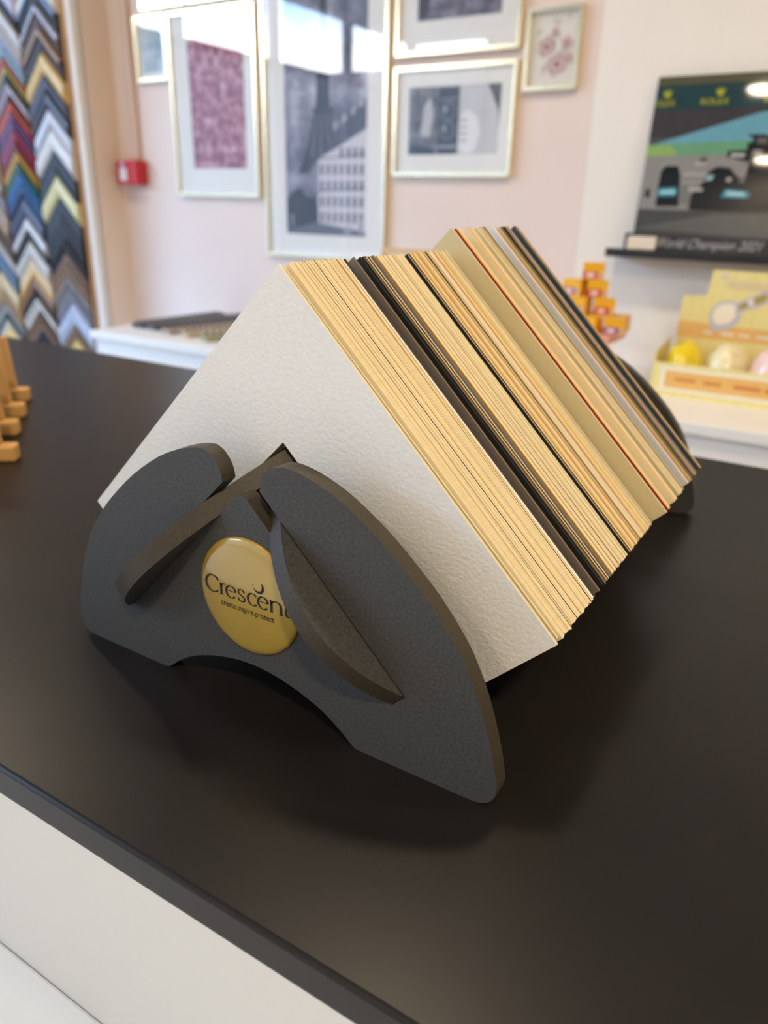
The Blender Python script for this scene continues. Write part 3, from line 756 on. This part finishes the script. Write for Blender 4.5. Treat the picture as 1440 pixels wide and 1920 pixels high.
# rose picture, the print fills the frame
r, W_, H_ = frame(-0.965, 1.504, -0.808, 1.705, 'small gold framed drawing of pale red roses at the right end of the pink wall')
A = Art(); A.rect(0.008, 0.008, W_ - 0.008, H_ - 0.008, (226, 220, 206))
random.seed(3)
for cx, cz, s_ in ((0.058, 0.108, 0.026), (0.092, 0.064, 0.030), (0.116, 0.112, 0.018), (0.080, 0.140, 0.012), (0.122, 0.076, 0.016)):
    for k_ in range(4):
        rr = s_ * (1 - k_ * 0.24)
        A.poly([(cx + rr * (1 + 0.16 * math.sin(i * 2.1 + k_)) * math.cos(i * math.pi / 8), cz + rr * (1 + 0.2 * math.cos(i * 1.7 + k_)) * math.sin(i * math.pi / 8)) for i in range(16)],
               [(206, 186, 176), (190, 150, 146), (214, 190, 182), (158, 84, 88)][k_])
for i in range(16):
    a = random.uniform(0.025, 0.13); b = random.uniform(0.02, 0.17); A.line([(a, b), (a + random.uniform(-.012, .012), b + 0.014)], 0.0025, random.choice([(170, 166, 156), (150, 104, 104), (186, 180, 168)]))
A.done('print', r, (0, -0.0075, 0))

# ------------------------------------------------------------------ racing print on the black ledge
sh = empty('picture_ledge', (-0.62, WALLY - 0.012, 1.082))
tag(sh, 'black wall ledge carrying the racing car print', 'shelf')
box('tray', (-0.022, -0.10, 0.0), (0.90, 0.0, 0.014), M_BLACK, sh, 0.001)
box('back_strip', (0.0, -0.010, 0.0142), (0.90, 0.0, 0.060), M_BLACK, sh, 0.001)
box('front_lip', (-0.022, -0.105, 0.0), (0.90, -0.1002, 0.022), M_BLACK, sh, 0.001)

rc = empty('racing_print', (-0.584, 2.222, 1.0970))
rc.rotation_euler = (math.radians(-6.2), 0, 0)
tag(rc, 'large glossy print of a racing car on a track leaning on the black ledge', 'poster')
PW, PH = 0.62, 0.4245
box('board', (0, 0.0, 0), (PW, 0.006, PH), M_BLACK, rc)


def rq(X, Y):
    xl = 570 - (Y - 180) * 0.153
    k = -0.071 + (Y - 180) * (0.114 / 1420)
    Yc = Y - k * (X - xl)
    return ((X - xl) / 870 * 0.258, PH - (Yc - 180) * 0.0002998)


def gl(rgb): return mat('gloss_%d_%d_%d' % rgb, sr(*rgb), 0.035, var=0.05, vscale=25)


A = Art()
G = lambda pts, rgb: A.poly([rq(*p) for p in pts], gl(rgb))
XR = 2700
A.rect(0, 0, PW, PH, gl((74, 74, 74)))
A.rect(0, PH - 0.020, PW, PH, gl((86, 84, 62)))
A.rect(0, PH - 0.078, PW, PH - 0.020, gl((38, 64, 66)))
A.rect(0, PH - 0.142, PW, PH - 0.078, gl((62, 58, 60)))
A.poly([(0.0, 0.262), (0.0, 0.255), (0.26, 0.262), (PW, 0.262), (PW, 0.36), (0.26, 0.335)], gl((104, 158, 174)))
A.poly([(0, 0.236), (0, 0.266), (0.26, 0.272), (PW, 0.272), (PW, 0.244), (0.26, 0.244)], gl((104, 156, 120)))
A.poly([(0, 0.236), (0, 0.262), (0.06, 0.262), (0.08, 0.24)], gl((140, 172, 96)))
A.poly([(0, 0.10), (0, 0.236), (0.26, 0.244), (PW, 0.244), (PW, 0.10)], gl((138, 136, 132)))
A.rect(0, 0.0, PW, 0.108, gl((70, 70, 68)))
A.poly([(0, 0.06), (0.2, 0.1), (0.5, 0.1), (PW, 0.07), (PW, 0.03), (0.2, 0.05)], gl((92, 92, 88)))
A.rect(0, 0.0, PW, 0.045, gl((48, 48, 50)))
# car: wheels, wings, body
blk = (16, 18, 22)
car = lambda pts, rgb: A.poly([rq(*p) for p in pts], gl(rgb))
car([(565, 1215), (585, 1050), (610, 920), (650, 880), (755, 880), (775, 960), (765, 1215)], blk)
car([(470, 1140), (480, 1070), (515, 1070), (515, 1140)], (30, 30, 34))
car([(850, 1240), (870, 1110), (960, 1020), (1010, 920), (1080, 880), (1180, 890), (1240, 960), (1330, 1000), (1440, 960), (1500, 1000), (1540, 1250), (1200, 1250)], blk)
car([(1300, 1000), (1330, 840), (1150, 800), (1160, 750), (1310, 740), (1310, 690), (1350, 670), (1360, 640), (1320, 630), (1320, 615), (1440, 612), (1520, 640), (1560, 760), (1640, 1000), (1500, 1100)], (26, 26, 30))
for a, b, c_, d in ((800, 940, 1000, 955), (800, 1000, 960, 1020), (830, 1060, 970, 1085), (890, 850, 1000, 870), (1080, 830, 1240, 850), (1180, 770, 1300, 800), (1150, 970, 1200, 1000), (1250, 960, 1310, 1010), (1380, 640, 1470, 690), (1350, 740, 1430, 790)):
    car([(a, d), (a + 10, b), (c_, b), (c_ - 10, d)], random.choice([(150, 148, 146), (104, 100, 98), (180, 178, 176)]))
car([(780, 1200), (790, 1040), (840, 1030), (860, 1180)], (120, 118, 116))
car([(940, 815), (990, 815), (985, 835), (945, 835)], (40, 40, 44))
car([(975, 1000), (1010, 955), (1055, 950), (1040, 990)], (150, 190, 200))
car([(580, 1130), (600, 1065), (745, 1055), (750, 1100), (735, 1130)], (60, 140, 160)); car([(600, 1110), (610, 1085), (735, 1078), (735, 1105)], (170, 210, 216))
car([(1110, 1135), (1150, 1068), (1340, 1085), (1345, 1115), (1320, 1140)], (48, 130, 154)); car([(1150, 1115), (1165, 1085), (1310, 1096), (1300, 1120)], (168, 210, 218))
car([(1560, 1260), (1580, 900), (1640, 860), (1760, 870), (1790, 1250)], blk)
car([(1840, 1180), (1880, 1090), (2060, 1100), (2050, 1150)], (48, 130, 154))
car([(1500, 1250), (1510, 1180), (2100, 1190), (2100, 1260)], blk)
# banner lettering with crown marks
YEL = (176, 178, 44)
for tx in (-0.032, 0.114, 0.262, 0.410, 0.555):
    full = 'ROLEX'
    if tx < 0: A.text('OLEX', 0.002, PH - 0.070, 0.0215, gl(YEL), sx=0.92)
    else: A.text(full if tx < 0.54 else 'ROL', tx, PH - 0.070, 0.0215, gl(YEL), sx=1.0)
    cx = tx + 0.044; cz = PH - 0.049
    if 0.01 < cx < 0.60 or tx < 0:
        cx = 0.030 if tx < 0 else cx
        A.poly([(cx - 0.006, cz), (cx + 0.006, cz), (cx + 0.012, cz + 0.017), (cx + 0.005, cz + 0.008), (cx + 0.004, cz + 0.020), (cx, cz + 0.009), (cx - 0.004, cz + 0.020), (cx - 0.005, cz + 0.008), (cx - 0.012, cz + 0.017)], gl(YEL))
# handwritten line
sg = (186, 184, 182)
A.text('World Champion 2021', 0.058, 0.014, 0.032, gl(sg), shear=0.5, sx=0.88)
A.line(smoothpath([(0.045, 0.020), (0.052, 0.034), (0.058, 0.012), (0.066, 0.036), (0.072, 0.012), (0.082, 0.038)], 5), 0.0012, gl(sg))
A.done('picture', rc, (0, -0.0002, 0))

cdp = box('price_card', (-0.0375, 0, 0), (0.0375, 0.0015, 0.040), mat('card_cream', (0.78, 0.66, 0.52), 0.6, var=0.03, vscale=60))
cdp.location = (-0.553, 2.196, 1.0965); cdp.rotation_euler = (math.radians(-6), 0, 0)
tag(cdp, 'small blank cream card standing on the ledge in front of the racing print', 'card')

# ------------------------------------------------------------------ things on the back counter
# yellow counter carton with stepped header
M_STRIPE = mat('yellow_striped_card', (0.82, 0.70, 0.28), 0.35, var=0.10, vscale=60, stretch=(6, 1, 0.2), coat=0.4)
M_ORNG = mat('orange_card', (0.80, 0.46, 0.13), 0.4, var=0.04, vscale=30, coat=0.3)
M_PALE = mat('pale_card', (0.85, 0.79, 0.62), 0.5, var=0.02, vscale=30)
cr = empty('display_carton', (-0.228, 2.03, BC))
tag(cr, 'yellow striped cardboard display carton with a scoop picture on its header', 'carton')
cx0 = -0.228
loc = lambda x: x - cx0
box('front_wall', (loc(-0.420), -0.076, 0), (loc(-0.036), -0.073, 0.082), M_STRIPE, cr)
for xx in (-0.420, -0.039):
    bm = bmesh.new()
    P = [(-0.0725, 0), (0.082, 0), (0.082, 0.125), (-0.0725, 0.106)]
    a = [bm.verts.new((loc(xx), y, z)) for y, z in P]; b = [bm.verts.new((loc(xx) + 0.003, y, z)) for y, z in P]
    bm.faces.new(a); bm.faces.new(b[::-1])
    for i in range(4): bm.faces.new((a[i], b[i], b[(i + 1) % 4], a[(i + 1) % 4]))
    link('side_wall', to_mesh(bm, 'side_wall'), cr, [M_STRIPE])
box('base', (loc(-0.4165), -0.0725, 0.0), (loc(-0.0395), 0.082, 0.003), M_PALE, cr)
bm = bmesh.new()
prism(bm, [(loc(x), z - BC) for x, z in [(-0.408, BC), (-0.048, BC), (-0.048, 1.002), (-0.110, 1.004), (-0.112, 1.068), (-0.344, 1.068), (-0.350, 1.004), (-0.406, 1.002)]], 0.0825, 0.0855)
hd_ = link('header', to_mesh(bm, 'header'), cr, [M_STRIPE])
A = Art()
A.poly([(-0.180, 0.125), (0.180, 0.125), (0.180, 0.150), (0.06, 0.158), (-0.05, 0.160), (-0.180, 0.166)], M_ORNG)
for i, wd in enumerate((0.02, 0.03, 0.025, 0.03, 0.02)):
    A.rect(-0.115 + i * 0.042, 0.138, -0.115 + i * 0.042 + wd, 0.144, M_PALE)
# scoop
dx = -0.045
sil = (196, 190, 196)
A.poly([(-0.028 + dx + x, 0.188 + z) for x, z in smoothpath([(-0.034, -0.012), (-0.022, -0.040), (0.012, -0.036), (0.034, -0.014), (0.036, 0.012), (0.018, 0.034), (-0.014, 0.030), (-0.032, 0.010)], 4, True)], sil)
A.poly([(-0.028 + dx + x, 0.190 + z) for x, z in smoothpath([(-0.026, -0.014), (-0.012, -0.026), (0.014, -0.020), (0.026, 0.0), (0.018, 0.024), (-0.010, 0.022), (-0.024, 0.008)], 4, True)], (244, 230, 204))
A.poly([(-0.004 + dx + x, 0.205 + z) for x, z in [(0.0, -0.012), (0.062, 0.014), (0.076, 0.028), (0.074, 0.044), (0.060, 0.048), (-0.004, 0.012)]], sil)
A.poly([(-0.004 + dx + x, 0.205 + z) for x, z in [(0.006, -0.004), (0.058, 0.019), (0.067, 0.029), (0.066, 0.038), (0.058, 0.040), (0.004, 0.010)]], (168, 148, 70))
A.poly([(-0.004 + dx + x, 0.205 + z) for x, z in [(0.028, 0.007), (0.040, 0.012), (0.034, 0.028), (0.022, 0.020)]], (226, 216, 210))
A.poly(arc(-0.088, 0.279, 0.010, 0.005, 0, 345, 15), (216, 210, 206))
for i in range(9):  # looping headline strokes
    xx = -0.078 + i * 0.012
    A.line(smoothpath([(xx, 0.252), (xx + 0.003, 0.268), (xx + 0.007, 0.270), (xx + 0.007, 0.254), (xx + 0.012, 0.255)], 3), 0.002, (226, 206, 196))
o = A.done('header_print', hd_, (0, 0.0822, 0))
A = Art()
A.poly([(loc(x), z) for x, z in smoothpath([(-0.398, 0.020), (-0.398, 0.066), (-0.390, 0.072), (-0.066, 0.072), (-0.058, 0.066), (-0.058, 0.020), (-0.066, 0.014), (-0.390, 0.014)], 2, True)], M_PALE)
A.rect(loc(-0.388), 0.022, loc(-0.068), 0.064, M_ORNG)
for i, wd in enumerate((0.05, 0.04, 0.06, 0.03)):
    A.rect(loc(-0.365) + i * 0.068, 0.040 - i * 0.001, loc(-0.365) + i * 0.068 + wd, 0.048, (206, 128, 66))
A.done('front_label', cr, (0, -0.0762, 0))


def bag(name, cx, cy, rx, ry, rz, rgb, label, rough=0.25, seed=0):
    bm = bmesh.new(); bmesh.ops.create_icosphere(bm, subdivisions=3, radius=1.0)
    rnd = random.Random(seed)
    ph = [rnd.uniform(0, 6) for _ in range(6)]
    for v in bm.verts:
        k_ = 1 + 0.06 * math.sin(4 * v.co.x + ph[0]) * math.cos(5 * v.co.y + ph[1]) + 0.04 * math.sin(9 * v.co.z + ph[2] + 4 * v.co.x)
        v.co = Vector((v.co.x * rx * k_, v.co.y * ry * k_, max(-0.8, v.co.z) * rz * k_))
    zm = min(v.co.z for v in bm.verts)
    for v in bm.verts: v.co.z -= zm
    o = link(name, to_mesh(bm, name, True), None, [mat('wrapper_%d_%d_%d' % rgb, sr(*rgb), rough, var=0.10, vscale=70, coat=0.5)], (cx, cy, BC + 0.0035))
    tag(o, label, 'sweet bag', 'wrapped goods in the yellow carton'); return o


bag('wrapped_bag', -0.362, 2.028, 0.046, 0.060, 0.066, (236, 206, 24), 'bright yellow wrapped bag in the yellow carton', seed=1)
bag('wrapped_bag', -0.262, 2.028, 0.049, 0.062, 0.070, (236, 222, 176), 'cream wrapped bag in the middle of the yellow carton', seed=2)
bag('wrapped_bag', -0.163, 2.028, 0.047, 0.060, 0.068, (244, 206, 196), 'pale pink wrapped bag in the yellow carton', seed=3)
bag('wrapped_bag', -0.082, 2.028, 0.032, 0.060, 0.066, (240, 190, 160), 'peach wrapped bag at the right end of the yellow carton', seed=4)

# film boxes in a stepped pile on a pink riser
rs = empty('pink_riser', (-0.62, 2.02, BC))
tag(rs, 'pink cardboard riser tray under the pile of small orange film boxes', 'riser')
M_PKC = mat('pink_card', (0.80, 0.36, 0.33), 0.55, var=0.04, vscale=30)
box('tray', (-0.085, -0.085, 0.108), (0.085, 0.085, 0.1295), M_PKC, rs, 0.002)
box('pedestal', (-0.065, -0.055, 0.0), (0.005, 0.055, 0.1078), M_PKC, rs, 0.002)
M_FILM = mat('film_box_yellow', (0.86, 0.44, 0.012), 0.35, var=0.04, vscale=40, coat=0.3)
M_FILMS = mat('film_box_side', (0.62, 0.33, 0.02), 0.4, var=0.04, vscale=40)
fb = [  # x, y, level, turn, panel colour, label
    (-0.552, 1.985, 0, 18, (150, 78, 150), 'orange film box with a purple panel at the lower right of the pile'),
    (-0.612, 1.975, 0, -10, (150, 90, 150), 'orange film box with a purple panel in the bottom row beside the right one'),
    (-0.672, 1.985, 0, 0, (190, 60, 50), 'orange film box at the left of the bottom row'),
    (-0.560, 2.055, 0, 0, (190, 60, 50), 'orange film box at the back right of the bottom row'),
    (-0.640, 2.060, 0, 10, (150, 78, 150), 'orange film box at the back left of the bottom row'),
    (-0.592, 2.015, 1, 20, (196, 60, 44), 'orange film box with a red panel at the right of the second row'),
    (-0.655, 2.010, 1, -8, (160, 84, 150), 'orange film box with a mauve panel at the left of the second row'),
    (-0.616, 2.022, 2, 16, (204, 44, 24), 'orange film box with a red panel at the right of the third row'),
    (-0.676, 2.026, 2, -12, (170, 96, 130), 'orange film box with a mauve panel at the left of the third row'),
    (-0.632, 2.024, 3, 14, (214, 92, 84), 'orange film box with a pinkish panel on top of the pile')]
for x, y, lv, a, pc, lb in fb:
    r = empty('film_box', (x + 0.014, y, 0.905 + lv * 0.0425), math.radians(a)); tag(r, lb, 'film box', 'film boxes in the stepped pile')
    hw = 0.026
    box('carton', (-hw, -0.021, 0), (hw, 0.021, 0.0422), M_FILM, r, 0.0008)
    A = Art(); A.rect(-hw + 0.001, 0.003, 0.012, 0.021, pc); A.rect(-hw + 0.010, 0.007, 0.002, 0.017, (236, 214, 210)); A.rect(0.013, 0.003, hw - 0.003, 0.018, (200, 176, 150)); A.done('printed_panel', r, (0, -0.0212, 0))

# pale wooden frame standing on the back counter
wf = empty('standing_wood_picture', (-1.21, 2.11, BC)); wf.rotation_euler = (math.radians(-4), 0, 0)
tag(wf, 'plain pale wood frame standing on the back counter behind the samples', 'picture frame')
FW, FH = 0.24, 0.300
for lo, hi in (((-FW / 2, 0, 0), (FW / 2, 0.02, 0.014)), ((-FW / 2, 0, FH - 0.014), (FW / 2, 0.02, FH)), ((-FW / 2, 0, 0.0142), (-FW / 2 + 0.014, 0.02, FH - 0.0142)), ((FW / 2 - 0.014, 0, 0.0142), (FW / 2, 0.02, FH - 0.0142))):
    box('frame_bar', lo, hi, M_WOOD2, wf, 0.001)
box('mount', (-FW / 2 + 0.0145, 0.006, 0.0145), (FW / 2 - 0.0145, 0.009, FH - 0.0145), mat('blush_mount', (0.80, 0.68, 0.60), 0.8, var=0.02, vscale=40), wf)


# loose moulding lengths lying on the back counter
def stick(x, y, ang, L, wd, z, ca, cb, label):
    r = empty('moulding_length', (x, y, z), math.radians(ang)); tag(r, label, 'moulding', 'loose moulding lengths on the back counter')
    bm = bmesh.new(); P = [(0, 0), (wd, 0), (wd, 0.010), (wd * 0.7, 0.017), (wd * 0.3, 0.020), (0, 0.014)]
    a = [bm.verts.new((p, 0, q)) for p, q in P]; b = [bm.verts.new((p, L, q)) for p, q in P]
    bm.faces.new(a); bm.faces.new(b[::-1])
    for i in range(len(P)): bm.faces.new((a[i], b[i], b[(i + 1) % 6], a[(i + 1) % 6]))
    link('stick', to_mesh(bm, 'stick'), r, [mat('stick_%d_%d_%d' % ca, sr(*ca), 0.3, var=0.1, vscale=40, coat=0.4)])
    n = int(L / 0.024)
    me = None
    for i in range(n):
        if me is None:
            bm = bmesh.new(); bmesh.ops.create_icosphere(bm, subdivisions=1, radius=1.0)
            for v in bm.verts: v.co = Vector((v.co.x * 0.007, v.co.y * 0.007, v.co.z * 0.006))
            me = to_mesh(bm, 'bead', True); me.materials.append(mat('bead_%d_%d_%d' % cb, sr(*cb), 0.25, metal=0.6, var=0.1, vscale=50))
        o = link('bead', me, r, None, (wd * 0.45, 0.014 + i * 0.024, 0.021))


stick(-2.19, 1.86, -4, 0.40, 0.055, BC, (34, 32, 32), (90, 84, 76), 'black beaded moulding length at the left end of the back counter')
stick(-2.12, 1.86, -8, 0.42, 0.055, BC, (40, 36, 34), (120, 108, 92), 'dark beaded moulding length, second from the left end of the back counter')
stick(-2.02, 1.835, -14, 0.42, 0.060, BC, (150, 130, 110), (70, 66, 66), 'bronze moulding length with dark beads on the back counter')
stick(-1.93, 1.835, -18, 0.42, 0.060, BC, (178, 156, 124), (80, 76, 74), 'pale bronze moulding length with dark beads on the back counter')
stick(-1.83, 1.825, -24, 0.42, 0.060, BC, (150, 146, 110), (60, 64, 64), 'olive moulding length with dark beads on the back counter')
stick(-1.74, 1.825, -28, 0.42, 0.060, BC, (120, 116, 96), (56, 60, 62), 'grey green moulding length with dark beads on the back counter')

# ------------------------------------------------------------------ small wooden easels at the left
M_CARD = mat('white_card', (0.80, 0.80, 0.80), 0.5, var=0.02, vscale=40)


def easel(x, y, label, ang=40):
    r = empty('wooden_easel', (x, y, TABLE), math.radians(ang)); tag(r, label, 'easel', 'small wooden easels on the black counter')
    # local +X points along the foot to its visible end
    box('foot', (-0.165, -0.009, 0), (0.0, 0.009, 0.0165), M_WOOD, r, 0.0025)
    for px in (-0.020, -0.142):
        bm = bmesh.new(); box_into(bm, (px - 0.0058, -0.0058, 0.0166), (px + 0.0058, 0.0058, 0.082))
        for v in bm.verts:
            if v.co.z > 0.05: v.co.x += -0.004 if px > -0.1 else 0.004
        bmesh.ops.bevel(bm, geom=list(bm.edges), offset=0.0015, segments=2, affect='EDGES')
        link('post', to_mesh(bm, 'post'), r, [M_WOOD])
    box('crossbar', (-0.1355, -0.0045, 0.060), (-0.030, 0.0045, 0.069), M_WOOD, r, 0.001)
    return r


for i, (x, y, d) in enumerate(((-0.908, 0.592, 'farthest small wooden easel at the left end of the black counter'), (-0.842, 0.540, 'second farthest small wooden easel at the left of the black counter'),
                  (-0.781, 0.490, 'second nearest small wooden easel at the left of the black counter'), (-0.700, 0.434, 'nearest small wooden easel at the left edge of the black counter'))):
    easel(x, y, d)
    k = box('tent_card', (-0.055, -0.0015, 0), (0.055, 0.0015, 0.07), M_CARD)
    k.location = (x + math.cos(math.radians(40)) * -0.084, y + math.sin(math.radians(40)) * -0.084, TABLE + 0.0825); k.rotation_euler = (0, 0, math.radians(40))
    tag(k, 'white card resting on the %s wooden easel' % ['farthest', 'second farthest', 'second nearest', 'nearest'][i], 'card', 'cards on the easels')
